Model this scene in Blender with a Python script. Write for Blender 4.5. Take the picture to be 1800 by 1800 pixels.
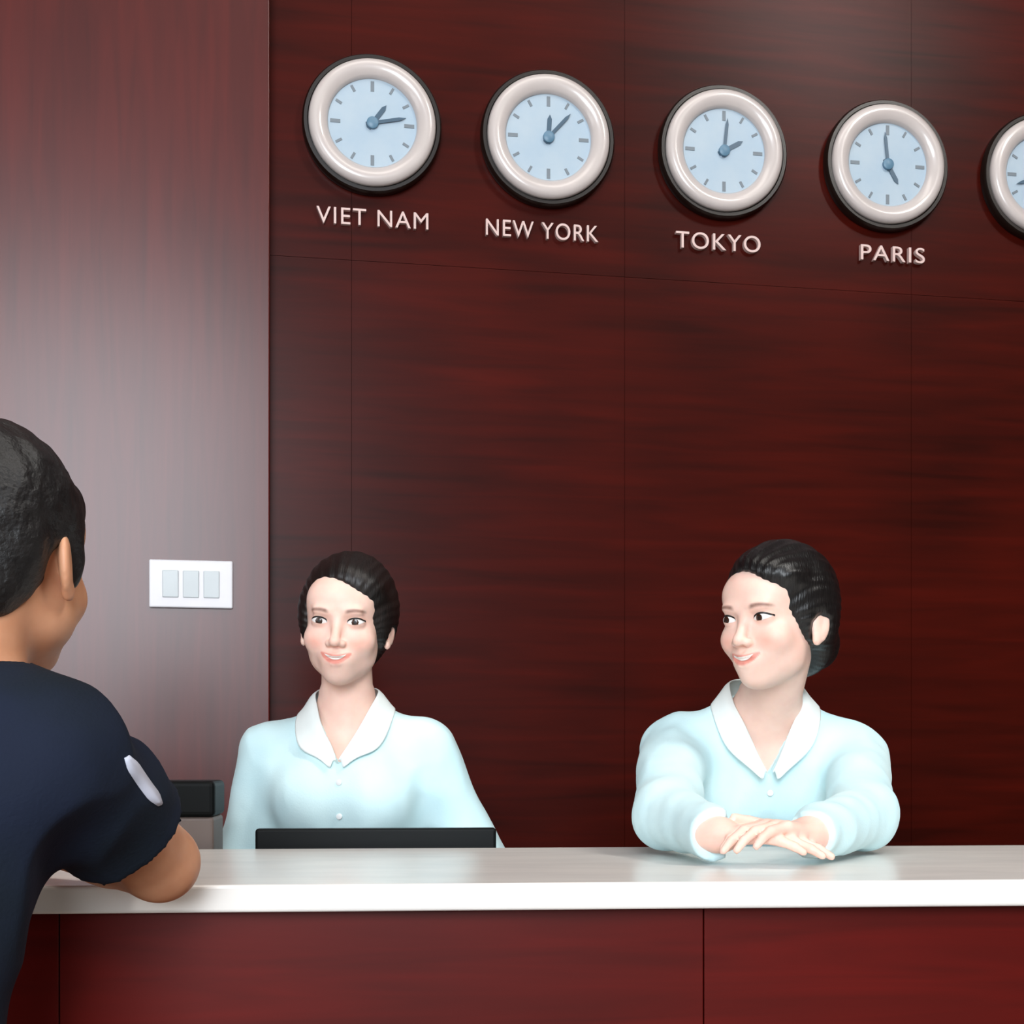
import bpy, math, random
import numpy as np
from mathutils import Vector, Matrix
from mathutils.bvhtree import BVHTree

for o in list(bpy.data.objects):
    bpy.data.objects.remove(o)
S = bpy.context.scene
COL = S.collection
rad = math.radians

# ------------------------------------------------------------------ camera
CAM_Z = 1.232
cam_d = bpy.data.cameras.new('camera')
cam = bpy.data.objects.new('camera', cam_d)
COL.objects.link(cam)
cam.location = (0, 0, CAM_Z)
cam.rotation_euler = (rad(90), 0, 0)
cam_d.sensor_width = 36
cam_d.lens = 50
cam_d.shift_y = 430 / 1800
cam_d.clip_start = 0.05
S.camera = cam

# ------------------------------------------------------------------ world, lights, exposure
S.view_settings.view_transform = 'Standard'
S.view_settings.look = 'None'
S.view_settings.gamma = 1
S.view_settings.use_curve_mapping = False
S.view_settings.exposure = 0.0
W = bpy.data.worlds.new('world')
S.world = W
W.use_nodes = True
W.node_tree.nodes['Background'].inputs[0].default_value = (0.80, 0.88, 1.0, 1)
W.node_tree.nodes['Background'].inputs[1].default_value = 0.12


def area(name, loc, target, sx, sy, power, color=(1, 1, 1)):
    l = bpy.data.lights.new(name, 'AREA')
    l.shape = 'RECTANGLE'
    l.size = sx
    l.size_y = sy
    l.energy = power
    l.color = color
    o = bpy.data.objects.new(name, l)
    COL.objects.link(o)
    o.location = loc
    o.rotation_euler = (Vector(target) - Vector(loc)).to_track_quat('-Z', 'Y').to_euler()
    return o


# daylight through the tall entrance window behind the photographer
area('window_daylight', (-0.45, -3.9, 2.95), (-0.45, 3.0, 2.75), 2.6, 2.9, 450, (0.88, 0.94, 1.0))
# second, dimmer area light, added on the left to brighten the people's left side
area('left_fill_light', (-3.3, -0.6, 2.3), (0.0, 2.6, 1.3), 2.2, 1.9, 45, (0.95, 0.98, 1.0))
# added overhead area light brightening hair and countertop, its reflection kept out of frame
area('overhead_fill_light', (0.3, 1.5, 5.1), (0.3, 1.9, 1.0), 2.4, 1.2, 45, (1.0, 0.95, 0.88))

# ------------------------------------------------------------------ helpers
RNG = random.Random(4)


def tag(o, label=None, cat=None, group=None, kind=None):
    if label: o['label'] = label
    if cat: o['category'] = cat
    if group: o['group'] = group
    if kind: o['kind'] = kind
    return o


def link(name, me, mats=None, parent=None, smooth=True, auto=None):
    o = bpy.data.objects.new(name, me)
    COL.objects.link(o)
    if mats:
        if not isinstance(mats, (list, tuple)): mats = [mats]
        for m in mats: me.materials.append(m)
    if smooth:
        me.polygons.foreach_set('use_smooth', [True] * len(me.polygons))
    if auto is not None:
        me.set_sharp_from_angle(angle=rad(auto))
    if parent is not None:
        o.parent = parent
        o.matrix_parent_inverse = parent.matrix_basis.inverted()
    me.update()
    return o


def empty(name, loc, rz=0):
    o = bpy.data.objects.new(name, None)
    COL.objects.link(o)
    o.location = loc
    o.rotation_euler = (0, 0, rz)
    return o


class MB:
    """collects simple solids, builds ONE mesh"""
    def __init__(s):
        s.v = []; s.f = []; s.m = []; s.boxy = True

    def add(s, vs, fs, mi=0, mat=None):
        n = len(s.v)
        if mat is not None: vs = [mat @ Vector(v) for v in vs]
        s.v += [tuple(v) for v in vs]
        s.f += [tuple(i + n for i in f) for f in fs]
        s.m += [mi] * len(fs)
        return s

    def box(s, c, d, mat=None, mi=0, bev=0.0):
        import bmesh
        bm = bmesh.new()
        bmesh.ops.create_cube(bm, size=1)
        for v in bm.verts:
            v.co = Vector((v.co.x * d[0] + c[0], v.co.y * d[1] + c[1], v.co.z * d[2] + c[2]))
        if bev > 0:
            bmesh.ops.bevel(bm, geom=bm.edges[:], offset=bev, segments=3, profile=0.5, affect='EDGES')
        bm.verts.index_update()
        s.add([v.co.copy() for v in bm.verts], [[v.index for v in f.verts] for f in bm.faces], mi, mat)
        bm.free()
        return s

    def lathe(s, prof, n=64, mat=None, mi=0):
        """profile [(r,h)], axis +Y towards viewer is -Y: h is along -Y"""
        vs = []; fs = []; s.boxy = False
        k = len(prof)
        for i in range(n):
            a = 2 * math.pi * i / n
            for r, h in prof:
                vs.append((r * math.cos(a), -h, r * math.sin(a)))
        for i in range(n):
            j = (i + 1) % n
            for q in range(k - 1):
                fs.append((i * k + q, j * k + q, j * k + q + 1, i * k + q + 1))
        return s.add(vs, fs, mi, mat)

    def build(s, name, mats, parent=None, smooth=True, auto=35):
        me = bpy.data.meshes.new(name)
        me.from_pydata(s.v, [], s.f)
        o = link(name, me, mats, parent, smooth and not s.boxy, None if s.boxy else auto)
        for p, mi in zip(me.polygons, s.m): p.material_index = mi
        import bmesh
        bm = bmesh.new(); bm.from_mesh(me)
        bmesh.ops.remove_doubles(bm, verts=bm.verts[:], dist=1e-6)
        bmesh.ops.recalc_face_normals(bm, faces=bm.faces[:])
        bm.to_mesh(me); bm.free()
        return o


def srgb(r, g, b):
    f = lambda c: (c / 255 / 12.92) if c / 255 <= 0.04045 else ((c / 255 + 0.055) / 1.055) ** 2.4
    return (f(r), f(g), f(b), 1)


def mat(name, col, rough=0.5, spec=0.5, metal=0.0, coat=0.0, coat_rough=0.1, col2=None, scale=8.0,
        stretch=(1, 1, 1), bump=0.0, bump_scale=60.0, attr=False, sss=0.0, emit=None, estr=0.0, coords='Object', sheen=0.0):
    m = bpy.data.materials.new(name)
    m.use_nodes = True
    nt = m.node_tree
    b = nt.nodes['Principled BSDF']
    b.inputs['Base Color'].default_value = col
    b.inputs['Roughness'].default_value = rough
    b.inputs['Specular IOR Level'].default_value = spec
    b.inputs['Metallic'].default_value = metal
    b.inputs['Coat Weight'].default_value = coat
    b.inputs['Coat Roughness'].default_value = coat_rough
    b.inputs['Sheen Weight'].default_value = sheen
    tc = nt.nodes.new('ShaderNodeTexCoord')
    mp = nt.nodes.new('ShaderNodeMapping')
    mp.inputs['Scale'].default_value = stretch
    nt.links.new(tc.outputs[coords], mp.inputs[0])
    out = None
    nz = nt.nodes.new('ShaderNodeTexNoise')
    nz.inputs['Scale'].default_value = scale
    nz.inputs['Detail'].default_value = 4
    nt.links.new(mp.outputs[0], nz.inputs['Vector'])
    mx = nt.nodes.new('ShaderNodeMix')
    mx.data_type = 'RGBA'
    mx.inputs[6].default_value = col
    mx.inputs[7].default_value = col2 or tuple(c * 0.92 for c in col[:3]) + (1,)
    rp = nt.nodes.new('ShaderNodeMapRange')
    rp.inputs[1].default_value = 0.35
    rp.inputs[2].default_value = 0.65
    nt.links.new(nz.outputs[0], rp.inputs[0])
    nt.links.new(rp.outputs[0], mx.inputs[0])
    out = mx.outputs[2]
    if attr:
        at = nt.nodes.new('ShaderNodeAttribute')
        at.attribute_name = 'tint'
        m2 = nt.nodes.new('ShaderNodeMix')
        m2.data_type = 'RGBA'
        m2.blend_type = 'MULTIPLY'
        m2.inputs[0].default_value = 1
        nt.links.new(out, m2.inputs[6])
        nt.links.new(at.outputs[0], m2.inputs[7])
        out = m2.outputs[2]
    nt.links.new(out, b.inputs['Base Color'])
    if sss > 0:
        b.inputs['Subsurface Weight'].default_value = sss
        b.inputs['Subsurface Radius'].default_value = (0.012, 0.004, 0.002)
        b.inputs['Subsurface Scale'].default_value = 1.0
    if bump > 0:
        n2 = nt.nodes.new('ShaderNodeTexNoise')
        n2.inputs['Scale'].default_value = bump_scale
        n2.inputs['Detail'].default_value = 3
        nt.links.new(mp.outputs[0], n2.inputs['Vector'])
        bp = nt.nodes.new('ShaderNodeBump')
        bp.inputs['Strength'].default_value = bump
        bp.inputs['Distance'].default_value = 0.002
        nt.links.new(n2.outputs[0], bp.inputs['Height'])
        nt.links.new(bp.outputs[0], b.inputs['Normal'])
    if emit:
        b.inputs['Emission Color'].default_value = emit
        b.inputs['Emission Strength'].default_value = estr
    return m


def wood_mat(name, dark, light, rough, coat, coat_rough, axis='x', grain=1.0, bump=0.02, spec=0.5):
    m = bpy.data.materials.new(name)
    m.use_nodes = True
    nt = m.node_tree
    b = nt.nodes['Principled BSDF']
    tc = nt.nodes.new('ShaderNodeTexCoord')
    mp = nt.nodes.new('ShaderNodeMapping')
    mp.inputs['Scale'].default_value = (1.0, 6, 14) if axis == 'x' else (14, 6, 1.0)
    nt.links.new(tc.outputs['Object'], mp.inputs[0])
    n1 = nt.nodes.new('ShaderNodeTexNoise')
    n1.inputs['Scale'].default_value = 2.2 * grain
    n1.inputs['Detail'].default_value = 8
    n1.inputs['Distortion'].default_value = 0.6
    nt.links.new(mp.outputs[0], n1.inputs['Vector'])
    n2 = nt.nodes.new('ShaderNodeTexNoise')   # broad tone drift from veneer leaf to leaf
    n2.inputs['Scale'].default_value = 1.6
    n2.inputs['Detail'].default_value = 2
    nt.links.new(tc.outputs['Object'], n2.inputs['Vector'])
    add = nt.nodes.new('ShaderNodeMath'); add.operation = 'MULTIPLY_ADD'
    nt.links.new(n1.outputs[0], add.inputs[0]); add.inputs[1].default_value = 0.55
    m3 = nt.nodes.new('ShaderNodeMath'); m3.operation = 'MULTIPLY'
    nt.links.new(n2.outputs[0], m3.inputs[0]); m3.inputs[1].default_value = 0.45
    nt.links.new(m3.outputs[0], add.inputs[2])
    cr = nt.nodes.new('ShaderNodeValToRGB')
    cr.color_ramp.elements[0].position = 0.35
    cr.color_ramp.elements[0].color = dark
    cr.color_ramp.elements[1].position = 0.68
    cr.color_ramp.elements[1].color = light
    nt.links.new(add.outputs[0], cr.inputs[0])
    nt.links.new(cr.outputs[0], b.inputs['Base Color'])
    b.inputs['Roughness'].default_value = rough
    b.inputs['Specular IOR Level'].default_value = spec
    b.inputs['Coat Weight'].default_value = coat
    b.inputs['Coat Roughness'].default_value = coat_rough
    bp = nt.nodes.new('ShaderNodeBump')
    bp.inputs['Strength'].default_value = bump
    bp.inputs['Distance'].default_value = 0.002
    nt.links.new(n1.outputs[0], bp.inputs['Height'])
    nt.links.new(bp.outputs[0], b.inputs['Normal'])
    return m


M = {}
M['wall_wood'] = wood_mat('red_wall_veneer', srgb(42, 6, 2), srgb(72, 12, 4), 0.5, 0.15, 0.28, 'x', spec=0.04)
M['pier_wood'] = wood_mat('pier_veneer', srgb(64, 14, 10), srgb(86, 21, 15), 0.5, 0.60, 0.27, 'z', spec=0.12)
M['counter_wood'] = wood_mat('counter_veneer', srgb(70, 7, 3), srgb(100, 12, 6), 0.45, 0.12, 0.28, 'x', spec=0.15)
M['gap'] = mat('panel_joint', srgb(34, 9, 7), 0.8)
M['stone'] = mat('white_polished_stone', srgb(240, 236, 230), 0.25, 0.5, col2=srgb(228, 224, 220), scale=5, stretch=(1, 2.5, 1))
M['floor'] = mat('floor_tile', srgb(150, 138, 124), 0.25, col2=srgb(134, 122, 110), scale=2)
M['plaster'] = mat('lobby_plaster', srgb(84, 62, 54), 0.9)
M['ceiling'] = mat('ceiling_timber_panel', srgb(70, 44, 36), 0.8)
M['dark_plinth'] = mat('dark_plinth', srgb(30, 12, 10), 0.5)

# ------------------------------------------------------------------ the room
ANG = rad(10.2)                      # the back wall runs away to the right
D = Vector((math.cos(ANG), math.sin(ANG), 0))
NRM = Vector((math.sin(ANG), -math.cos(ANG), 0))
P0 = Vector((0, 3.471, 0))
WM = Matrix.Translation(P0) @ Matrix.Rotation(ANG, 4, 'Z')   # local x along wall, local -y towards the room


def wall_u(px, off=0.0):
    """wall coordinate seen at picture column px, for a plane off metres in front of the wall"""
    k = (px - 900) / 2500
    q = P0 + NRM * off
    # q.x + u cos = k (q.y + u sin)
    return (k * q.y - q.x) / (D.x - k * D.y)


def wall_z(py, u, off=0.0):
    q = P0 + NRM * off + D * u
    return CAM_Z + (1330 - py) / 2500 * q.y


H = 5.2
b = MB()
b.box((0.2, 0.6, -0.03), (9.0, 9.6, 0.06))
fl = b.build('floor', M['floor']); tag(fl, kind='structure')
b = MB()
b.box((0.2, 0.6, H + 0.03), (9.0, 9.6, 0.06))
ce = b.build('ceiling', M['ceiling']); tag(ce, kind='structure')
b = MB(); b.box((-4.25, 0.6, H / 2), (0.1, 9.6, H)); o = b.build('wall_left', M['plaster']); tag(o, kind='structure')
b = MB(); b.box((4.65, 0.6, H / 2), (0.1, 9.6, H)); o = b.build('wall_right', M['plaster']); tag(o, kind='structure')

# back wall: veneer panels with narrow joints on a dark backing
seam_z = wall_z(487, wall_u(1100))
us = [wall_u(455), wall_u(618), wall_u(1098), wall_u(1602), wall_u(2100), wall_u(2600), 4.4]
b = MB()
b.box((0.1, 0.06, H / 2), (8.6, 0.09, H), mi=1)
g = 0.0005
for i in range(len(us) - 1):
    for (z0, z1) in ((0.0, seam_z), (seam_z, H)):
        b.box(((us[i] + us[i + 1]) / 2, 0.01, (z0 + z1) / 2), (us[i + 1] - us[i] - 2 * g, 0.02, z1 - z0 - 2 * g))
bw = b.build('wall_back', [M['wall_wood'], M['gap']], auto=30)
bw.matrix_world = WM
tag(bw, kind='structure')

# projecting pier on the left of the back wall
PO = 0.062
u_edge = wall_u(474, PO)
b = MB()
w0 = u_edge - 0.62
b.box(((u_edge - 0.0) / 2 + (-4.4) / 2 - 0.31 * 0 , -PO / 2, H / 2), (u_edge + 4.4, PO, H), bev=0.003)
pier = b.build('wall_pier', M['pier_wood'], auto=30)
pier.matrix_world = WM
tag(pier, kind='structure')

# slim ceiling light whose soft reflection shows on the veneer at the top right
M['lamp'] = mat('lit_diffuser', srgb(240, 240, 235), 0.5, emit=(1, 0.97, 0.92, 1), estr=45.0)
M['lamp_frame'] = mat('lamp_frame', srgb(200, 200, 200), 0.4)
cl = empty('ceiling_light', (3.1, 0.1, H), rad(-38))
tag(cl, 'long white ceiling light high above the lobby', 'light')
q = MB(); q.box((0, 0, -0.015), (2.3, 0.62, 0.03), bev=0.004); q.build('frame', M['lamp_frame']).parent = cl
q = MB(); q.box((0, 0, -0.032), (2.2, 0.52, 0.006), bev=0.002); q.build('diffuser', M['lamp']).parent = cl

# ------------------------------------------------------------------ reception counter
CA = rad(4.4)
CY = 1.71
TOP = 1.08
CM = Matrix.Translation((0, CY, 0)) @ Matrix.Rotation(CA, 4, 'Z')   # local y=0 is the front edge of the top
cnt = empty('reception_counter', (0, CY, 0), CA)
tag(cnt, 'long dark red wooden reception counter with a white polished stone top', 'counter')
TD = 0.665


def cpart(name, m, boxes, bev=0.003, auto=35):
    q = MB()
    for c, d in boxes: q.box(c, d, bev=bev)
    me_o = q.build(name, m, None, auto=auto)
    me_o.parent = cnt
    return me_o


cpart('countertop', M['stone'], [((0.3, TD / 2, TOP - 0.0165), (5.2, TD, 0.033))], bev=0.004)
for i in range(6):
    cpart('front_panel', M['counter_wood'], [((-2.3 + 0.2 + 0.78 * i + 0.39, 0.045, 0.572), (0.7785, 0.03, 0.944))], bev=0.0008)
cpart('counter_body', M['counter_wood'], [((0.3, 0.235, 0.57), (4.9, 0.34, 0.95))])
cpart('plinth', M['dark_plinth'], [((0.3, 0.23, 0.05), (4.8, 0.30, 0.10))])
cpart('work_surface', M['stone'], [((0.3, 0.605, 0.845), (4.9, 0.42, 0.03))])
for i in range(5):
    cpart('drawer_unit', M['counter_wood'], [((-1.9 + 1.1 * i, 0.53, 0.415), (0.40, 0.32, 0.82))])

# ------------------------------------------------------------------ clocks
M['clock_rim'] = mat('clock_white_rim', srgb(198, 188, 184), 0.3, coat=0.4)
M['clock_case'] = mat('clock_dark_case', srgb(22, 14, 10), 0.35)
M['dial'] = mat('clock_pale_blue_dial', srgb(168, 184, 196), 0.5, col2=srgb(158, 178, 194), scale=12)
M['mark'] = mat('clock_grey_marks', srgb(112, 122, 130), 0.5)
M['hand'] = mat('clock_slate_hands', srgb(62, 88, 108), 0.4)
M['hub'] = mat('clock_blue_hub', srgb(92, 128, 152), 0.4)


def make_clock(u, z, hour, minute, label):
    t = empty('wall_clock', WM @ Vector((u, 0, z)), ANG)
    tag(t, label, 'clock', 'round world clocks in a row on the back wall')
    q = MB()
    q.lathe([(0.0, 0.0), (0.164, 0.0), (0.166, 0.006), (0.166, 0.022), (0.162, 0.028), (0.154, 0.028), (0.152, 0.02), (0.0, 0.02)], 72)
    q.build('casing', M['clock_case']).parent = t
    q = MB()
    q.lathe([(0.150, 0.020), (0.1515, 0.030), (0.148, 0.038), (0.138, 0.044), (0.126, 0.043), (0.112, 0.036), (0.106, 0.028), (0.106, 0.021)], 72)
    q.build('rim', M['clock_rim'], auto=60).parent = t
    q = MB()
    q.lathe([(0.0, 0.0235), (0.108, 0.0235), (0.108, 0.0215), (0, 0.0215)], 64)
    dl = q.build('dial', M['dial']); dl.parent = t
    for k in range(12):
        q = MB()
        a = math.pi / 6 * k
        R = Matrix.Rotation(a, 4, 'Y')
        L = 0.024 if k % 3 == 0 else 0.016
        q.box((0, -0.0242, 0.100 - L / 2), (0.0085 if k % 3 == 0 else 0.006, 0.0014, L), mat=R)
        q.build('hour_mark', M['mark']).parent = dl
    am = 2 * math.pi * minute / 60
    ah = 2 * math.pi * (hour % 12 + minute / 60) / 12
    for nm, a, L, w, y in (('hour_hand', ah, 0.056, 0.011, -0.0262), ('minute_hand', am, 0.082, 0.008, -0.0284)):
        q = MB()
        R = Matrix.Rotation(a, 4, 'Y')
        vs = [(-w / 2, y, -0.016), (w / 2, y, -0.016), (w / 2, y, L * 0.8), (0, y, L), (-w / 2, y, L * 0.8)]
        vs += [(x, yy + 0.0016, zz) for x, yy, zz in vs]
        q.add(vs, [(0, 1, 2, 3, 4), (9, 8, 7, 6, 5)] + [(i, (i + 1) % 5, (i + 1) % 5 + 5, i + 5) for i in range(5)], mat=R)
        q.build(nm, M['hand'], auto=20).parent = t
    q = MB()
    q.lathe([(0, 0.033), (0.011, 0.033), (0.014, 0.031), (0.014, 0.0235), (0, 0.0235)], 32)
    q.build('hub', M['hub']).parent = t
    return t


clk = [
    (655, 215, 1, 13, 'round white-rimmed wall clock above the VIET NAM lettering, first of the row'),
    (965, 240, 12, 7, 'round white-rimmed wall clock above the NEW YORK lettering'),
    (1274, 264, 2, 1, 'round white-rimmed wall clock above the TOKYO lettering'),
    (1562, 288, 4, 59, 'round white-rimmed wall clock above the PARIS lettering'),
    (1836, 309, 8, 42, 'round white-rimmed wall clock cut off by the picture edge, last of the row')]
CO = 0.03
for px, py, hh, mm, lb in clk:
    u = wall_u(px, CO)
    make_clock(u, wall_z(py, u, CO), hh, mm, lb)

M['letters'] = mat('pale_metal_letters', srgb(214, 186, 180), 0.35, coat=0.3)


def lettering(txt, px0, px1, py, hpx, label):
    c = bpy.data.curves.new('txt', 'FONT')
    c.body = txt
    c.size = 1
    c.align_x = 'CENTER'
    c.align_y = 'CENTER'
    c.extrude = 0.06
    c.offset = 0.0
    c.space_character = 1.12
    tmp = bpy.data.objects.new('t', c)
    COL.objects.link(tmp)
    bpy.context.view_layer.update()
    me = bpy.data.meshes.new_from_object(tmp.evaluated_get(bpy.context.evaluated_depsgraph_get()))
    bpy.data.objects.remove(tmp)
    xs = [v.co.x for v in me.vertices]; ys = [v.co.y for v in me.vertices]
    u0, u1 = wall_u(px0), wall_u(px1)
    uc = (u0 + u1) / 2
    zc = wall_z(py, uc)
    hh = hpx / 2500 * (P0 + D * uc).y
    sx = (u1 - u0) / (max(xs) - min(xs)); sz = hh / (max(ys) - min(ys))
    cx = (max(xs) + min(xs)) / 2; cy = (max(ys) + min(ys)) / 2
    for v in me.vertices:
        x, y, z = v.co
        v.co = ((x - cx) * sx, -0.006 - z * 0.1, (y - cy) * sz)
    me.materials.clear()
    o = empty('city_lettering', WM @ Vector((uc, 0, zc)), ANG)
    import bmesh
    bm = bmesh.new(); bm.from_mesh(me)
    bmesh.ops.remove_doubles(bm, verts=bm.verts[:], dist=1e-6)
    seen = set()
    for v0 in bm.verts:
        if v0 in seen: continue
        st = [v0]; comp = []; seen.add(v0)
        while st:
            v = st.pop(); comp.append(v)
            for e in v.link_edges:
                w = e.other_vert(v)
                if w not in seen: seen.add(w); st.append(w)
        ix = {v: i for i, v in enumerate(comp)}
        fs = {f for v in comp for f in v.link_faces}
        lm = bpy.data.meshes.new('letter')
        lm.from_pydata([tuple(v.co) for v in comp], [], [[ix[v] for v in f.verts] for f in fs])
        link('letter', lm, M['letters'], None, False).parent = o
    bm.free()
    tag(o, label, 'sign', 'raised city names under the wall clocks')


lettering('VIET NAM', 556, 752, 386, 29, 'raised pale letters reading VIET NAM under the first clock')
lettering('NEW YORK', 853, 1050, 408, 29, 'raised pale letters reading NEW YORK under the second clock')
lettering('TOKYO', 1186, 1334, 428, 29, 'raised pale letters reading TOKYO under the third clock')
lettering('PARIS', 1510, 1622, 449, 27, 'raised pale letters reading PARIS under the fourth clock')

# ------------------------------------------------------------------ white switch plate on the pier
M['plastic'] = mat('white_switch_plastic', srgb(218, 216, 220), 0.4)
M['plastic_grey'] = mat('grey_rocker_plastic', srgb(196, 203, 206), 0.4)
us_ = wall_u(336, PO + 0.005)
zs_ = wall_z(1027, us_, PO + 0.005)
sw = empty('switch_plate', WM @ Vector((us_, -PO, zs_)), ANG)
tag(sw, 'white rectangular switch plate on the glossy pier beside the man', 'switch')
q = MB(); q.box((0, -0.005, 0), (0.188, 0.010, 0.110), bev=0.0035); q.build('plate', M['plastic']).parent = sw
for i in range(3):
    q = MB(); q.box(((i - 1) * 0.046, -0.0112, 0), (0.036, 0.006, 0.062), mat=Matrix.Rotation(0.05, 4, 'X'), bev=0.002)
    q.build('rocker', M['plastic_grey']).parent = sw

# ------------------------------------------------------------------ monitor on the inner desk
M['black'] = mat('black_plastic', srgb(7, 11, 12), 0.5, 0.15)
M['screen'] = mat('dark_screen_glass', srgb(8, 9, 11), 0.12)
mon_y = 2.435
mx0, mx1 = (452 - 900) / 2500 * mon_y, (872 - 900) / 2500 * mon_y
mtop = CAM_Z - (1456 - 1330) / 2500 * mon_y
mn = empty('computer_monitor', ((mx0 + mx1) / 2, mon_y, 0.8604), rad(4.4))
tag(mn, 'black flat computer monitor seen from behind, top edge rising above the counter', 'monitor')
mw = mx1 - mx0
q = MB(); q.box((0, 0, mtop - 0.86 - 0.117), (mw, 0.026, 0.234), bev=0.005); q.build('housing', M['black']).parent = mn
q = MB(); q.box((0, 0.0135, mtop - 0.86 - 0.117), (mw - 0.03, 0.003, 0.205), bev=0.001); q.build('screen', M['screen']).parent = mn
q = MB(); q.box((0, -0.022, (mtop - 0.86) * 0.3), (0.06, 0.02, (mtop - 0.86) * 0.58), bev=0.004); q.build('stand', M['black']).parent = mn
q = MB(); q.box((0, -0.005, 0.006), (0.20, 0.10, 0.012), bev=0.004); q.build('base', M['black']).parent = mn

# small desktop printer behind the counter, black lid on a grey body
M['grey_case'] = mat('warm_grey_case', srgb(112, 98, 92), 0.5)
py_ = 2.42
pxa, pxb = (262 - 900) / 2500 * py_, (386 - 900) / 2500 * py_
pt = CAM_Z - (1372 - 1330) / 2500 * py_
pr = empty('desktop_printer', ((pxa + pxb) / 2, py_, 0.8604), rad(4.4))
tag(pr, 'grey desktop printer with black lid between the man and the smiling receptionist', 'printer')
pw = pxb - pxa
hl = 62 / 2500 * py_
q = MB(); q.box((0, 0, (pt - 0.86 - hl) / 2), (pw * 0.96, 0.125, pt - 0.86 - hl), bev=0.006); q.build('body', M['grey_case']).parent = pr
q = MB(); q.box((0, 0, pt - 0.86 - hl / 2), (pw, 0.135, hl), bev=0.009); q.build('lid', M['black']).parent = pr

# ------------------------------------------------------------------ implicit surfaces for people
def axis(lo, hi, coarse, fine):
    xs = [lo]
    while xs[-1] < hi:
        x = xs[-1]
        h = coarse
        for a, b_, hf in fine:
            if a <= x <= b_: h = min(h, hf)
            elif x < a and x + h > a: h = min(h, max(a - x, hf))
        xs.append(x + h)
    return np.array(xs, dtype=np.float32)


def vnoise(P, freq, seed):
    r = np.random.RandomState(seed)
    T = r.rand(32, 32, 32).astype(np.float32) * 2 - 1
    q = P * np.asarray(freq, dtype=np.float32) + 100.0
    i = np.floor(q).astype(np.int32)
    f = q - i
    f = f * f * (3 - 2 * f)
    res = 0
    for dx in (0, 1):
        for dy in (0, 1):
            for dz in (0, 1):
                w = (f[..., 0] if dx else 1 - f[..., 0]) * (f[..., 1] if dy else 1 - f[..., 1]) * (f[..., 2] if dz else 1 - f[..., 2])
                res = res + w * T[(i[..., 0] + dx) % 32, (i[..., 1] + dy) % 32, (i[..., 2] + dz) % 32]
    return res


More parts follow.
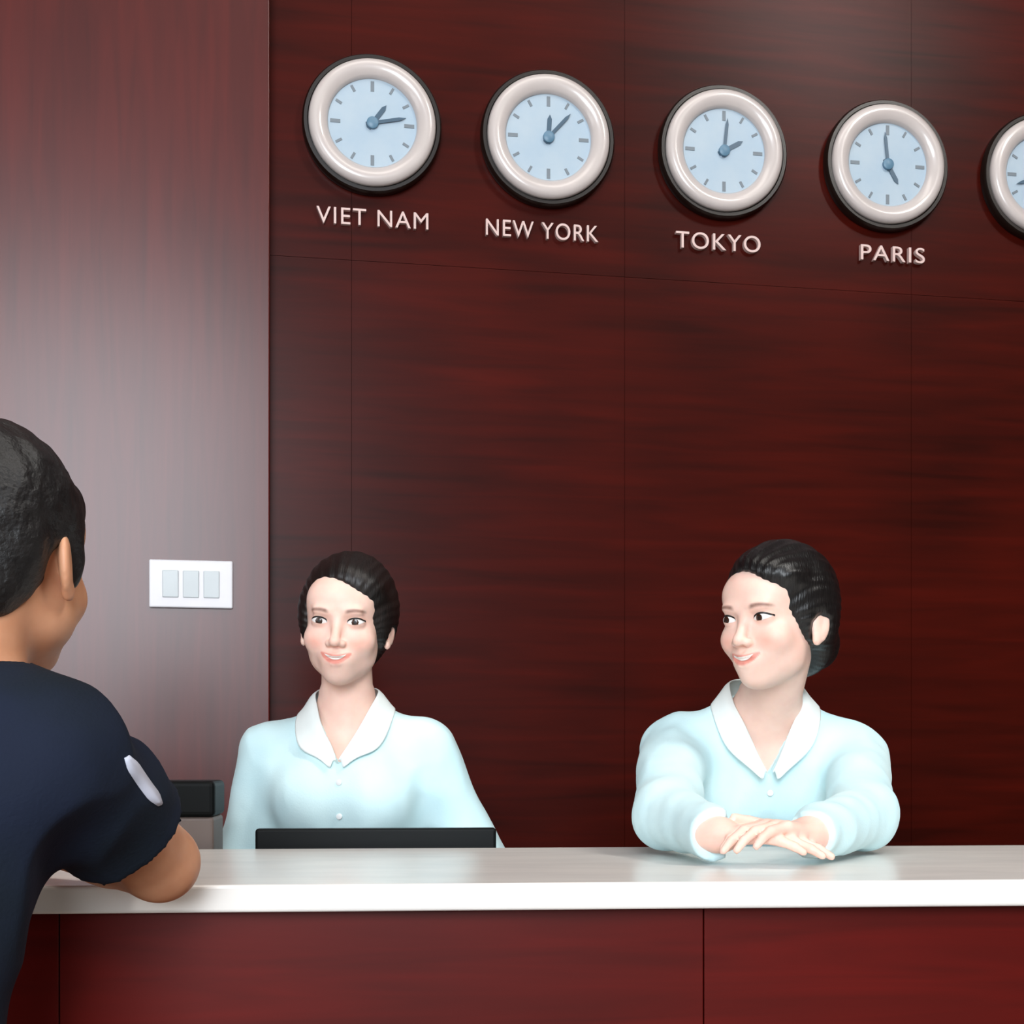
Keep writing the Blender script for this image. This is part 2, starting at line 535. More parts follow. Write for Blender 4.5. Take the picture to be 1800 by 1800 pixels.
class Field:
    def __init__(s, X, Y, Z):
        s.ax = (X, Y, Z)
        s.d = np.full((len(X), len(Y), len(Z)), 1.0, dtype=np.float32)

    def sl(s, lo, hi):
        r = []
        for a, l, h in zip(s.ax, lo, hi):
            i0 = max(0, int(np.searchsorted(a, l)) - 1); i1 = min(len(a), int(np.searchsorted(a, h)) + 1)
            r.append(slice(i0, max(i0, i1)))
        return tuple(r)

    def pts(s, sl):
        g = np.meshgrid(s.ax[0][sl[0]], s.ax[1][sl[1]], s.ax[2][sl[2]], indexing='ij')
        return np.stack(g, -1)

    def op(s, lo, hi, fn, k=0.0, mode='add'):
        m = k + 0.02
        sl = s.sl([a - m for a in lo], [a + m for a in hi])
        if any(q.stop - q.start < 1 for q in sl): return
        P = s.pts(sl)
        v = fn(P).astype(np.float32)
        d = s.d[sl]
        if mode == 'add':
            if k > 0:
                h = np.maximum(k - np.abs(d - v), 0) / k
                s.d[sl] = np.minimum(d, v) - h * h * k * 0.25
            else:
                s.d[sl] = np.minimum(d, v)
        else:
            v = -v
            if k > 0:
                h = np.maximum(k - np.abs(d - v), 0) / k
                s.d[sl] = np.maximum(d, v) + h * h * k * 0.25
            else:
                s.d[sl] = np.maximum(d, v)

    def mesh(s):
        d = s.d
        X, Y, Z = s.ax
        neg = d < 0
        nx, ny, nz = d.shape
        c = np.zeros((nx - 1, ny - 1, nz - 1), dtype=np.int8)
        for i in (0, 1):
            for j in (0, 1):
                for k in (0, 1):
                    c += neg[i:nx - 1 + i, j:ny - 1 + j, k:nz - 1 + k]
        act = (c > 0) & (c < 8)
        idx = np.argwhere(act)
        ids = np.full(act.shape, -1, dtype=np.int64)
        ids[act] = np.arange(len(idx))
        I, J, K = idx[:, 0], idx[:, 1], idx[:, 2]
        acc = np.zeros((len(idx), 3)); cnt_ = np.zeros(len(idx))
        A = (X, Y, Z)
        for axn in range(3):
            for a in (0, 1):
                for b_ in (0, 1):
                    o0 = [0, 0, 0]; o1 = [0, 0, 0]
                    oth = [q for q in range(3) if q != axn]
                    o0[oth[0]] = o1[oth[0]] = a
                    o0[oth[1]] = o1[oth[1]] = b_
                    o1[axn] = 1
                    d0 = d[I + o0[0], J + o0[1], K + o0[2]]; d1 = d[I + o1[0], J + o1[1], K + o1[2]]
                    cr = (d0 < 0) != (d1 < 0)
                    t = np.where(cr, d0 / np.where(cr, d0 - d1, 1), 0)
                    p0 = np.stack([X[I + o0[0]], Y[J + o0[1]], Z[K + o0[2]]], -1)
                    p1 = np.stack([X[I + o1[0]], Y[J + o1[1]], Z[K + o1[2]]], -1)
                    p = p0 + (p1 - p0) * t[:, None]
                    acc += np.where(cr[:, None], p, 0)
                    cnt_ += cr
        V = acc / cnt_[:, None]
        F = []
        for axn in range(3):
            oth = [(axn + 1) % 3, (axn + 2) % 3]
            s0 = [slice(1, -1)] * 3; s1 = [slice(1, -1)] * 3
            s0[axn] = slice(0, -1); s1[axn] = slice(1, None)
            a0 = neg[tuple(s0)]; a1 = neg[tuple(s1)]
            for flip in (False, True):
                e = np.argwhere((a0 & ~a1) if not flip else (~a0 & a1))
                if len(e) == 0: continue
                off = np.ones(3, dtype=int); off[axn] = 0
                e = e + off
                q = []
                for da, db in ((1, 1), (0, 1), (0, 0), (1, 0)):
                    w = e.copy()
                    w[:, oth[0]] -= da; w[:, oth[1]] -= db
                    q.append(ids[w[:, 0], w[:, 1], w[:, 2]])
                q = np.stack(q, -1)
                if flip: q = q[:, ::-1]
                F.append(q)
        F = np.concatenate(F)
        F = F[(F >= 0).all(1)]
        # relax a little
        n = len(V)
        e = np.concatenate([F[:, [0, 1]], F[:, [1, 2]], F[:, [2, 3]], F[:, [3, 0]]])
        for it in range(2):
            a2 = np.zeros_like(V); w2 = np.zeros(n)
            for ax_ in range(3):
                a2[:, ax_] = np.bincount(e[:, 0], V[e[:, 1], ax_], n) + np.bincount(e[:, 1], V[e[:, 0], ax_], n)
            w2 = np.bincount(e[:, 0], minlength=n) + np.bincount(e[:, 1], minlength=n)
            V = V * 0.5 + (a2 / np.maximum(w2, 1)[:, None]) * 0.5
        return V, F


def np_mesh(name, V, F):
    me = bpy.data.meshes.new(name)
    me.vertices.add(len(V)); me.vertices.foreach_set('co', np.asarray(V, dtype=np.float32).ravel())
    me.loops.add(F.size); me.loops.foreach_set('vertex_index', F.astype(np.int32).ravel())
    me.polygons.add(len(F))
    me.polygons.foreach_set('loop_start', np.arange(0, F.size, F.shape[1], dtype=np.int32))
    me.update(calc_edges=True)
    me.validate()
    return me


def ell_d(Q, r):
    r = np.asarray(r, dtype=np.float32)
    k0 = np.linalg.norm(Q / r, axis=-1)
    k1 = np.linalg.norm(Q / (r * r), axis=-1)
    return k0 * (k0 - 1) / np.maximum(k1, 1e-6)


def ellipsoid(fd, c, r, k=0.0, R=None, mode='add'):
    c = np.asarray(c, dtype=np.float32)
    m = max(r)
    def fn(P):
        Q = P - c
        if R is not None: Q = Q @ R       # columns of R are the local axes
        return ell_d(Q, r)
    fd.op(c - m, c + m, fn, k, mode)


def capsule(fd, a, b_, ra, rb, k=0.0, mode='add', extra=None):
    a = np.asarray(a, dtype=np.float32); b_ = np.asarray(b_, dtype=np.float32)
    m = max(ra, rb)
    lo = np.minimum(a, b_) - m; hi = np.maximum(a, b_) + m
    ab = b_ - a
    def fn(P):
        t = np.clip(((P - a) @ ab) / max(float(ab @ ab), 1e-9), 0, 1)
        d = np.linalg.norm(P - (a + t[..., None] * ab), axis=-1) - (ra + (rb - ra) * t)
        if extra is not None: d = d + extra(P, t)
        return d
    fd.op(lo, hi, fn, k, mode)


class Head:
    """head frame: face looks along local -y, z up, origin midway between the ears at eye height"""
    def __init__(s, c, yaw, pitch=0, roll=0, sc=1.0):
        s.c = np.asarray(c, dtype=np.float32)
        m = Matrix.Rotation(rad(yaw), 3, 'Z') @ Matrix.Rotation(rad(pitch), 3, 'X') @ Matrix.Rotation(rad(roll), 3, 'Y')
        s.R = np.array(m, dtype=np.float32)
        s.sc = sc
        s.M = Matrix.Translation(Vector(c)) @ m.to_4x4()

    def w(s, p):
        return s.R @ (np.asarray(p, dtype=np.float32) * s.sc) + s.c

    def loc(s, P):
        return ((P - s.c) @ s.R) / s.sc

    def ell(s, fd, c, r, k=0.0, mode='add', rot=None):
        R = s.R
        if rot is not None: R = s.R @ np.array(rot, dtype=np.float32)
        ellipsoid(fd, s.w(c), [q * s.sc for q in r], k * s.sc, R, mode)

    def cap(s, fd, a, b_, ra, rb, k=0.0, mode='add'):
        capsule(fd, s.w(a), s.w(b_), ra * s.sc, rb * s.sc, k * s.sc, mode)


def rotx(a): return Matrix.Rotation(rad(a), 3, 'X')
def roty(a): return Matrix.Rotation(rad(a), 3, 'Y')
def rotz(a): return Matrix.Rotation(rad(a), 3, 'Z')


def head_sdf(fd, h, male=False):
    E = h.ell; Cc = h.cap
    E(fd, (0, 0.018, 0.032), (0.073, 0.090, 0.080))                       # skull
    E(fd, (0, -0.026, -0.028), (0.058 if not male else 0.063, 0.056, 0.077), 0.03)   # face mass
    E(fd, (0, -0.052, 0.040), (0.054, 0.034, 0.036), 0.03)                # forehead
    for sx in (-1, 1):
        E(fd, (sx * (0.044 if male else 0.034), -0.014, -0.056), (0.016, 0.026, 0.022), 0.03)  # jaw corner
        E(fd, (sx * 0.038, -0.057, -0.030), (0.022, 0.019, 0.020), 0.022) # cheek
    E(fd, (0, -0.058, -0.088), (0.020 if not male else 0.028, 0.020, 0.017), 0.03)     # chin
    E(fd, (0, -0.070, -0.062), (0.027, 0.020, 0.020), 0.016)              # mouth mound
    for sx in (-1, 1):
        E(fd, (sx * 0.031, -0.094, 0.001), (0.019, 0.014, 0.012), 0.012, 'sub')        # eye socket
        E(fd, (sx * 0.031, -0.070, 0.0), (0.0155, 0.0128, 0.0118), 0.004)              # lid ball
        E(fd, (sx * 0.025, -0.080, 0.019), (0.016, 0.007, 0.006), 0.014)  # brow
    Cc(fd, (0, -0.079, 0.006), (0, -0.096, -0.030), 0.0055, 0.0085, 0.012)             # nose
    E(fd, (0, -0.0985, -0.0335), (0.0095, 0.0085, 0.0080), 0.005)
    for sx in (-1, 1):
        E(fd, (sx * 0.0115, -0.0890, -0.0365), (0.0068, 0.0085, 0.0062), 0.005)
        Cc(fd, (sx * 0.0055, -0.096, -0.0425), (sx * 0.0055, -0.094, -0.0405), 0.0022, 0.002, 0.001, 'sub')
    E(fd, (0, -0.0905, -0.049), (0.003, 0.003, 0.006), 0.004, 'sub')
    # lips, corners lifted in a smile
    for sx in (-1, 1):
        Cc(fd, (sx * 0.003, -0.0885, -0.0575), (sx * 0.0250, -0.0760, -0.0530), 0.0046, 0.0020, 0.004)
        Cc(fd, (sx * 0.005, -0.0870, -0.0695), (sx * 0.0215, -0.0780, -0.0600), 0.0050, 0.0024, 0.004)
    Cc(fd, (-0.017, -0.0870, -0.0612), (0.017, -0.0870, -0.0612), 0.0022, 0.0022, 0.002, 'sub')
    Cc(fd, (-0.010, -0.0900, -0.0628), (0.010, -0.0900, -0.0628), 0.0022, 0.0022, 0.003, 'sub')
    for sx in (-1, 1):                                                    # ears
        E(fd, (sx * 0.0755, 0.012, -0.012), (0.0065, 0.0165, 0.029), 0.006, rot=(rotx(-12) @ rotz(sx * -22)))
        E(fd, (sx * 0.0840, 0.008, -0.008), (0.005, 0.008, 0.014), 0.004, 'sub', rot=rotx(-12))
        E(fd, (sx * 0.0745, 0.002, -0.036), (0.0055, 0.008, 0.009), 0.005)


def interp(keys, z, i):
    zs = [k[0] for k in keys]
    return np.interp(z, zs, [k[i] for k in keys]).astype(np.float32)


def smooth_keys(keys, n=60):
    """resample loft keys with a smooth curve"""
    keys = [tuple(map(float, k)) for k in keys]
    z = np.array([k[0] for k in keys]); A = np.array(keys)
    m = np.zeros_like(A)
    for j in range(len(keys)):
        a = max(j - 1, 0); c = min(j + 1, len(keys) - 1)
        m[j] = (A[c] - A[a]) / (z[c] - z[a])
    out = []
    for q in np.linspace(z[0], z[-1], n):
        j = min(max(int(np.searchsorted(z, q)) - 1, 0), len(z) - 2)
        h = z[j + 1] - z[j]; t = (q - z[j]) / h
        v = (2 * t**3 - 3 * t**2 + 1) * A[j] + (t**3 - 2 * t**2 + t) * h * m[j] + (-2 * t**3 + 3 * t**2) * A[j + 1] + (t**3 - t**2) * h * m[j + 1]
        v[0] = q
        out.append(tuple(v))
    return out


class Body:
    """O = pelvis point on the floor, facing direction by yaw (0 looks along -Y)"""
    def __init__(s, O, yaw):
        s.O = np.array([O[0], O[1], 0], dtype=np.float32)
        y = rad(yaw)
        s.f = np.array([math.sin(y), -math.cos(y), 0], dtype=np.float32)
        s.r = np.array([math.cos(y), math.sin(y), 0], dtype=np.float32)

    def P(s, l, f, z):
        return s.O + s.r * l + s.f * f + np.array([0, 0, z], dtype=np.float32)

    def loc(s, P):
        Q = P - s.O
        return Q @ s.r, Q @ s.f, P[..., 2]

    def loft(s, fd, keys, k=0.0, inf=0.0, extra=None):
        keys = smooth_keys(keys)
        z0, z1 = keys[0][0], keys[-1][0]
        R = max(k_[3] for k_ in keys) + inf + 0.03
        cs = [s.P(k_[1], k_[2], k_[0]) for k_ in (keys[0], keys[len(keys) // 2], keys[-1])]
        lo = np.min(cs, 0) - R; hi = np.max(cs, 0) + R
        lo[2] = z0; hi[2] = z1
        def fn(P):
            l, f, z = s.loc(P)
            a = interp(keys, z, 3) + inf; b_ = interp(keys, z, 4) + inf
            l = l - interp(keys, z, 1); f = f - interp(keys, z, 2)
            k0 = np.sqrt((l / a) ** 2 + (f / b_) ** 2) + 1e-6
            k1 = np.sqrt((l / a / a) ** 2 + (f / b_ / b_) ** 2) + 1e-6
            d = k0 * (k0 - 1) / k1
            d = np.maximum(d, np.maximum(z0 - z, z - z1))
            if extra is not None: d = d + extra(P)
            return d
        fd.op(lo, hi, fn, k)


def hand(fd, wrist, d, up, side, spread=0.25, curl=(20, 30, 20), sc=0.92, thumb_out=1.0, thumb_up=0.1):
    """palm leaves wrist along d; up = back of the hand; side = +1 if the thumb lies towards cross(d, up)"""
    d = Vector(d).normalized(); up = Vector(up); up = (up - d * up.dot(d)).normalized()
    s = d.cross(up).normalized() * side
    w = Vector(wrist)
    def A(v): return np.array(v, dtype=np.float32)
    offs = (0.027, 0.009, -0.009, -0.026)
    lens = (0.040, 0.045, 0.042, 0.033)
    capsule(fd, A(w - d * 0.02), A(w + d * 0.01), 0.023 * sc, 0.022 * sc, 0.01)
    for i, (o_, L) in enumerate(zip(offs, lens)):
        kn = w + d * (0.082 - abs(o_ - 0.005) * 0.35) * sc + s * o_ * sc + up * 0.002
        capsule(fd, A(w + s * o_ * 0.5 * sc + d * 0.006), A(kn), 0.0135 * sc, 0.0105 * sc, 0.010)
        p = kn
        a = 0
        fdir = (d + s * (o_ * spread * 10) * 0.25).normalized()
        ax = fdir.cross(up)
        for j, (f_, c_) in enumerate(zip((1.0, 0.62, 0.48), curl)):
            a += rad(c_)
            dr = fdir * math.cos(a) - up * math.sin(a)
            q = p + dr * L * f_ * sc
            capsule(fd, A(p), A(q), (0.0092 - 0.0010 * j) * sc, (0.0084 - 0.0012 * j) * sc, 0.0025)
            p = q
    p = w + s * 0.020 * sc + d * 0.014 * sc
    dirs = [(s * 0.75 * thumb_out + d * 0.8 - up * thumb_up), (s * 0.45 * thumb_out + d * 0.95 - up * thumb_up), (s * 0.15 * thumb_out + d * 1.0 - up * thumb_up)]
    for j, (L, r0, r1) in enumerate(((0.040, 0.014, 0.0115), (0.032, 0.0112, 0.0098), (0.026, 0.0096, 0.0075))):
        q = p + dirs[j].normalized() * L * sc
        capsule(fd, A(p), A(q), r0 * sc, r1 * sc, 0.006 if j == 0 else 0.003)
        p = q


def bvh_of(V, F):
    return BVHTree.FromPolygons([tuple(v) for v in V], [tuple(f) for f in F])


def face_details(h, V, F, sx_gaze=0.0, teeth=True, z_gaze=0.0):
    """eyes, lashes and teeth laid on the face; returns verts, faces, material index (1 white, 2 iris, 3 dark, 4 teeth)"""
    near = np.linalg.norm(V - h.c, axis=1) < 0.16 * h.sc
    keep = near[F].all(1)
    tree = bvh_of(V, F[keep])
    vs = []; fs = []; ms = []
    fw = Vector(h.R @ np.array([0, 1, 0], dtype=np.float32))
    def put(x, z, lift):
        o = Vector(h.w((x, -0.16, z)))
        hit = tree.ray_cast(o, fw, 0.2)
        if hit[0] is None: return None
        return hit[0] - fw * lift * h.sc
    def grid(us, vs_, fx, mf, lift):
        n0 = len(vs)
        for u in us:
            for v in vs_:
                x, z = fx(u, v)
                p = put(x, z, lift(u, v))
                vs.append(tuple(p) if p is not None else tuple(h.w((x, -0.08, z))))
        m = len(vs_)
        for i in range(len(us) - 1):
            for j in range(m - 1):
                fs.append((n0 + i * m + j, n0 + (i + 1) * m + j, n0 + (i + 1) * m + j + 1, n0 + i * m + j + 1))
                ms.append(mf((us[i] + us[i + 1]) / 2, (vs_[j] + vs_[j + 1]) / 2))
    for s in (-1, 1):
        cx = s * 0.0312
        def fx(u, v):
            top = 0.0060 * (1 - abs(u) ** 2.2) ** 0.75
            bot = -0.0044 * (1 - abs(u) ** 2.0) ** 0.8
            z = bot + (top - bot) * (v + 1) / 2
            return cx + 0.0148 * u, z + 0.0008 + s * u * 0.0012
        def mf(u, v):
            x, z = fx(u, v)
            r = math.hypot(x - cx - sx_gaze, z - 0.0005 - z_gaze)
            return 3 if r < 0.0028 else (2 if r < 0.0062 else 1)
        us_ = np.linspace(-1, 1, 37); vv = np.linspace(-1, 1, 15)
        grid(us_, vv, fx, mf, lambda u, v: 0.0006)
        def fl(u, v):
            x, z = fx(u, 1)
            return x * 1.0 + s * 0.001 * (abs(u) > 0.9), z - 0.0006 + 0.0028 * (v + 1) / 2
        grid(us_, np.linspace(-1, 1, 4), fl, lambda u, v: 3, lambda u, v: 0.0011)
    if teeth:
        def ft(u, v):
            c = -0.0603 + 0.0062 * u * u
            hh = 0.0034 * (1 - u * u) ** 0.7
            return 0.0190 * u, c - hh + (v + 1) * hh * 0.85
        grid(np.linspace(-1, 1, 25), np.linspace(-1, 1, 5), ft, lambda u, v: 4, lambda u, v: 0.0016)
    return vs, fs, ms


def skin_tint(h, V, male=False):
    L = h.loc(V)
    n = len(V)
    T = np.ones((n, 4), dtype=np.float32)
    x, y, z = L[:, 0], L[:, 1], L[:, 2]
    front = (y < -0.055) & (np.abs(x) < 0.06)
    def blend(w, c):
        w = np.clip(w, 0, 1)[:, None]
        T[:, :3] = T[:, :3] * (1 - w) + np.array(c, dtype=np.float32) * T[:, :3] * w
    # lips
    cz = -0.0630 + 0.009 * (x / 0.025) ** 2
    hw = 0.0092 * np.sqrt(np.clip(1 - (x / 0.0275) ** 2, 0, 1))
    w = np.clip((hw - np.abs(z - cz)) / 0.0025, 0, 1) * front
    blend(w, (0.84, 0.47, 0.45) if not male else (0.80, 0.55, 0.5))
    # cheeks
    for s in (-1, 1):
        r = np.sqrt(((x - s * 0.038) / 0.024) ** 2 + ((z + 0.034) / 0.020) ** 2)
        blend(np.clip(1 - r, 0, 1) * 0.8 * (y < 0), (1.0, 0.72, 0.68))
        # brows
        xx = (x - s * 0.031) * s
        bz = 0.0195 - 0.30 * np.clip(xx, 0, 1) + 0.10 * np.clip(-xx, 0, 1) * -1
        bz = 0.0205 - 10 * xx * xx + 0.04 * xx
        w = np.clip(1.4 - np.abs(z - bz) / (0.0030 - 0.04 * xx), 0, 1) * np.clip((0.0185 - np.abs(xx)) / 0.007, 0, 1) * (y < -0.03) * (z > 0.012)
        blend(w * (1.0 if male else 0.85), (0.22, 0.16, 0.14))
        r = np.sqrt(((x - s * 0.031) / 0.020) ** 2 + ((z - 0.004) / 0.012) ** 2)
        blend(np.clip(1.3 - r, 0, 1) * 0.45 * front, (0.72, 0.55, 0.50))
    return T


def finish_body(name, V, F, T, det, mats):
    vs, fs, ms = det
    n = len(V)
    me = bpy.data.meshes.new(name)
    allv = [tuple(v) for v in V] + vs
    allf = [tuple(int(i) for i in f) for f in F] + [tuple(i + n for i in f) for f in fs]
    me.from_pydata(allv, [], allf)
    mi = np.zeros(len(allf), dtype=np.int32)
    mi[len(F):] = ms
    o = link(name, me, mats)
    me.polygons.foreach_set('material_index', mi)
    ca = me.color_attributes.new('tint', 'FLOAT_COLOR', 'POINT')
    c = np.ones((len(allv), 4), dtype=np.float32)
    c[:n] = T
    ca.data.foreach_set('color', c.ravel())
    return o


M['skin_f'] = mat('fair_skin', srgb(246, 208, 192), 0.48, 0.4, attr=True, sss=0.2, col2=srgb(240, 198, 182), scale=30)
M['skin_m'] = mat('tan_skin', srgb(206, 150, 116), 0.5, 0.4, attr=True, sss=0.15, col2=srgb(194, 136, 102), scale=25)
M['eye_white'] = mat('eye_white', srgb(238, 232, 228), 0.25)
M['iris'] = mat('dark_brown_iris', srgb(58, 34, 22), 0.2)
M['lash'] = mat('dark_lash', srgb(20, 13, 11), 0.5)
M['teeth'] = mat('white_teeth', srgb(246, 240, 232), 0.3)
M['hair_f'] = mat('black_brown_hair', srgb(26, 17, 14), 0.48, 0.5, col2=srgb(14, 10, 9), scale=30, stretch=(6, 1, 1), bump=0.5, bump_scale=70)
M['hair_f2'] = mat('black_hair', srgb(20, 19, 19), 0.36, 0.5, col2=srgb(10, 10, 11), scale=30, stretch=(6, 1, 1), bump=0.5, bump_scale=70)
M['hair_m'] = mat('short_black_hair', srgb(24, 22, 22), 0.5, 0.4, col2=srgb(12, 11, 12), scale=60, bump=0.9, bump_scale=160)
M['shirt'] = mat('pale_aqua_shirt_cloth', srgb(218, 246, 249), 0.75, 0.2, col2=srgb(206, 240, 246), scale=6, bump=0.15, bump_scale=300, sheen=0.1)
M['collar'] = mat('white_collar_cloth', srgb(240, 248, 246), 0.75, 0.2, bump=0.1, bump_scale=300)
M['navy'] = mat('navy_tshirt_cloth', srgb(20, 28, 46), 0.85, 0.2, col2=srgb(15, 24, 34), scale=7, bump=0.3, bump_scale=250)
M['stripe'] = mat('white_sleeve_stripe', srgb(196, 200, 216), 0.8)
M['trousers'] = mat('black_trouser_cloth', srgb(20, 20, 24), 0.85)
M['shoe'] = mat('black_shoe_leather', srgb(14, 13, 13), 0.35)
M['button'] = mat('pearl_button', srgb(232, 236, 236), 0.3)
BODY_MATS_F = [M['skin_f'], M['eye_white'], M['iris'], M['lash'], M['teeth']]
BODY_MATS_M = [M['skin_m'], M['eye_white'], M['iris'], M['lash'], M['teeth']]


def child(name, V, F, m, parent, smooth=True):
    me = np_mesh(name, V, F)
    return link(name, me, m, parent, smooth)


def fold_noise(seed, amp, freq=(13, 13, 7)):
    def fn(P):
        n = vnoise(P, freq, seed)
        r = 1 - np.abs(n) * 2
        n2 = vnoise(P, [q * 2.3 for q in freq], seed + 1)
        return (-amp * r - amp * 0.4 * n2).astype(np.float32)
    return fn


def legs_and_shoes(B, fd, keys0, gap=0.085, inf=0.0, knee_f=0.0):
    for s in (-1, 1):
        hip = B.P(s * gap, keys0[2], 0.86); kn = B.P(s * (gap + 0.005), keys0[2] + knee_f, 0.47); an = B.P(s * (gap + 0.01), keys0[2] - 0.01, 0.09)
        capsule(fd, hip, kn, 0.082 + inf, 0.056 + inf, 0.03)
        capsule(fd, kn, an, 0.054 + inf, 0.036 + inf * 1.6, 0.02)


def make_shoes(B, parent, l0, gap=0.085):
    for s in (-1, 1):
        c = B.P(s * (gap + 0.01), l0 + 0.05, 0.04)
        fd = Field(np.arange(c[0] - 0.16, c[0] + 0.16, 0.006, dtype=np.float32), np.arange(c[1] - 0.17, c[1] + 0.17, 0.006, dtype=np.float32), np.arange(-0.02, 0.14, 0.006, dtype=np.float32))
        R = np.stack([B.r, B.f, np.array([0, 0, 1], dtype=np.float32)], -1)
        ellipsoid(fd, c, (0.045, 0.125, 0.045), 0, R)
        ellipsoid(fd, B.P(s * (gap + 0.01), l0 - 0.03, 0.06), (0.04, 0.05, 0.06), 0.02, R)
        fd.op((c[0] - 1, c[1] - 1, -1), (c[0] + 1, c[1] + 1, 1), lambda P: P[..., 2] - 0.004, 0, 'sub')
        V, F = fd.mesh()
        child('shoe', V, F, M['shoe'], parent)


def collar_strip(B, inner, outer, tree, nrm_out, name, m, parent, lift=0.010, thick=0.0025):
    """collar between two polylines given in body coordinates (l, f, z); right half mirrored"""
    n = len(inner)
    rows = 6
    V = []; F = []
    for i in range(n):
        a = np.array(inner[i]); b_ = np.array(outer[i])
        for j in range(rows):
            t = j / (rows - 1)
            p = a * (1 - t) + b_ * t
            p = p + np.array([0, 0, 0.010 * math.sin(math.pi * t)])   # the roll of the fold
            w = Vector(B.P(*p))
            # keep it clear of the shirt
            hit = tree.find_nearest(w)
            if hit[0] is not None:
                nn = hit[1]
                dist = (w - hit[0]).dot(nn)
                if dist < lift: w = w + nn * (lift - dist)
            V.append(tuple(w))
    for i in range(n - 1):
        for j in range(rows - 1):
            F.append((i * rows + j, (i + 1) * rows + j, (i + 1) * rows + j + 1, i * rows + j + 1))
    me = bpy.data.meshes.new(name)
    me.from_pydata(V, [], F)
    o = link(name, me, m, parent)
    sb = o.modifiers.new('subsurf', 'SUBSURF'); sb.levels = 2; sb.render_levels = 2
    so = o.modifiers.new('solidify', 'SOLIDIFY'); so.thickness = thick; so.offset = 0
    return o


# ------------------------------------------------------------------ women behind the counter
def receptionist(O, yaw, lean, head, arms, label, hair_style, hairm, seed, sh_half=0.165, gaze=0.0, vz=1.225, fine_hand=None, dz=0.0, hand_opts=None, neck_fwd=None):
    B = Body(O, yaw)
    def lf(z): return lean * max(0.0, (z - 0.9)) / 0.4
    keys = [(0.74 + 0, 0, 0.0, 0.13, 0.09), (0.86, 0, 0.0, 0.162, 0.108), (1.00, 0, lf(1.0), 0.122, 0.088), (1.08, 0, lf(1.08), 0.124, 0.090),
            (1.17 + dz, 0, lf(1.17), 0.140, 0.098), (1.225 + dz, 0, lf(1.225), 0.138, 0.088), (1.275 + dz, 0, lf(1.275) - 0.004, 0.100, 0.066),
            (1.315 + dz, 0, lf(1.315) - 0.008, 0.062, 0.052), (1.36 + dz, 0, lf(1.36) + 0.0, 0.040, 0.040)]
    h = head
    hc = h.c
    nb = B.P(0, lf(1.3) - 0.012, 1.29 + dz)
    nt_ = h.w((0, 0.018, -0.055))

    def torso(fd, inf, extra=None, neck=True):
        B.loft(fd, keys, 0.0, inf, extra)
        for s in (-1, 1):
            ellipsoid(fd, B.P(s * 0.066, lf(1.17) + 0.066, 1.165 + dz), (0.052 + inf * 0.7, 0.043 + inf * 0.7, 0.054 + inf * 0.7), 0.05, np.stack([B.r, B.f, np.array([0, 0, 1], dtype=np.float32)], -1))
        for s, (sh, el, wr) in zip((-1, 1), arms):
            capsule(fd, sh, el, 0.042 + inf, 0.036 + inf * 1.0, 0.05, extra=(lambda P, t: 0.6 * extra(P)) if extra else None)
            capsule(fd, el, wr, 0.035 + inf * 0.9, 0.026 + inf * 0.7, 0.014, extra=(lambda P, t: 0.5 * extra(P)) if extra else None)
        # trapezius slope
        for s, (sh, el, wr) in zip((-1, 1), arms):
            capsule(fd, nb + np.array([0, 0, 0.022]), np.asarray(sh) * 0.82 + nb * 0.18 + np.array([0, 0, 0.004]), 0.036 + inf * 0.6, 0.034 + inf * 0.7, 0.04)

    lo = np.min([np.min([a for a in arm], 0) for arm in arms], 0) - 0.16
    hi = np.max([np.max([a for a in arm], 0) for arm in arms], 0) + 0.16
    lo = np.minimum(lo, B.P(0, 0, 0) - 0.24); hi = np.maximum(hi, B.P(0, 0, 0) + 0.24)
    lo = np.minimum(lo, hc - 0.14); hi = np.maximum(hi, hc + 0.14)
    fx = [(hc[0] - 0.095, hc[0] + 0.095, 0.0022)]
    fy = [(hc[1] - 0.125, hc[1] + 0.11, 0.0022)]
    fz = [(hc[2] - 0.115, hc[2] + 0.12, 0.0022), (1.02, hc[2] - 0.115, 0.005)]
    if fine_hand is not None:
        a, b_ = fine_hand
        fx.append((a[0], b_[0], 0.003)); fy.append((a[1], b_[1], 0.003)); fz.append((a[2], b_[2], 0.003))
    X = axis(lo[0], hi[0], 0.007, fx); Y = axis(lo[1], hi[1], 0.007, fy); Z = axis(0.02, hc[2] + 0.15, 0.012, fz)
    fd = Field(X, Y, Z)
    torso(fd, 0.0)
    legs_and_shoes(B, fd, keys[0])
    capsule(fd, nb, nt_, 0.051, 0.046, 0.03)
    head_sdf_into = Field(X, Y, Z)
    head_sdf(head_sdf_into, h)
    k = 0.014
    hh = np.maximum(k - np.abs(fd.d - head_sdf_into.d), 0) / k
    fd.d = np.minimum(fd.d, head_sdf_into.d) - hh * hh * k * 0.25
    ho = hand_opts or [dict(), dict()]
    for s, (sh, el, wr), o_ in zip((-1, 1), arms, ho):
        o_ = dict(o_)
        dd = o_.pop('d', Vector(wr) - Vector(el))
        hand(fd, wr, dd, o_.pop('up', (0, 0, 1)), o_.pop('side', s), **o_)
    V, F = fd.mesh()
    T = skin_tint(h, V)
    det = face_details(h, V, F, gaze)
    body = finish_body('person', V, F, T, det, BODY_MATS_F)
    tag(body, label, 'person', 'receptionists in pale shirts behind the counter')

    # shirt -----------------------------------------------------------
    Xs = axis(lo[0], hi[0], 0.005, []); Ys = axis(lo[1], hi[1], 0.005, []); Zs = axis(0.84, 1.42 + dz, 0.005, [])
    sf = Field(Xs, Ys, Zs)
    fn = fold_noise(seed, 0.0065)
    torso(sf, 0.013, fn)
    sk = Field(Xs, Ys, Zs)
    torso(sk, 0.0)
    capsule(sk, nb, nt_, 0.051, 0.046, 0.03)
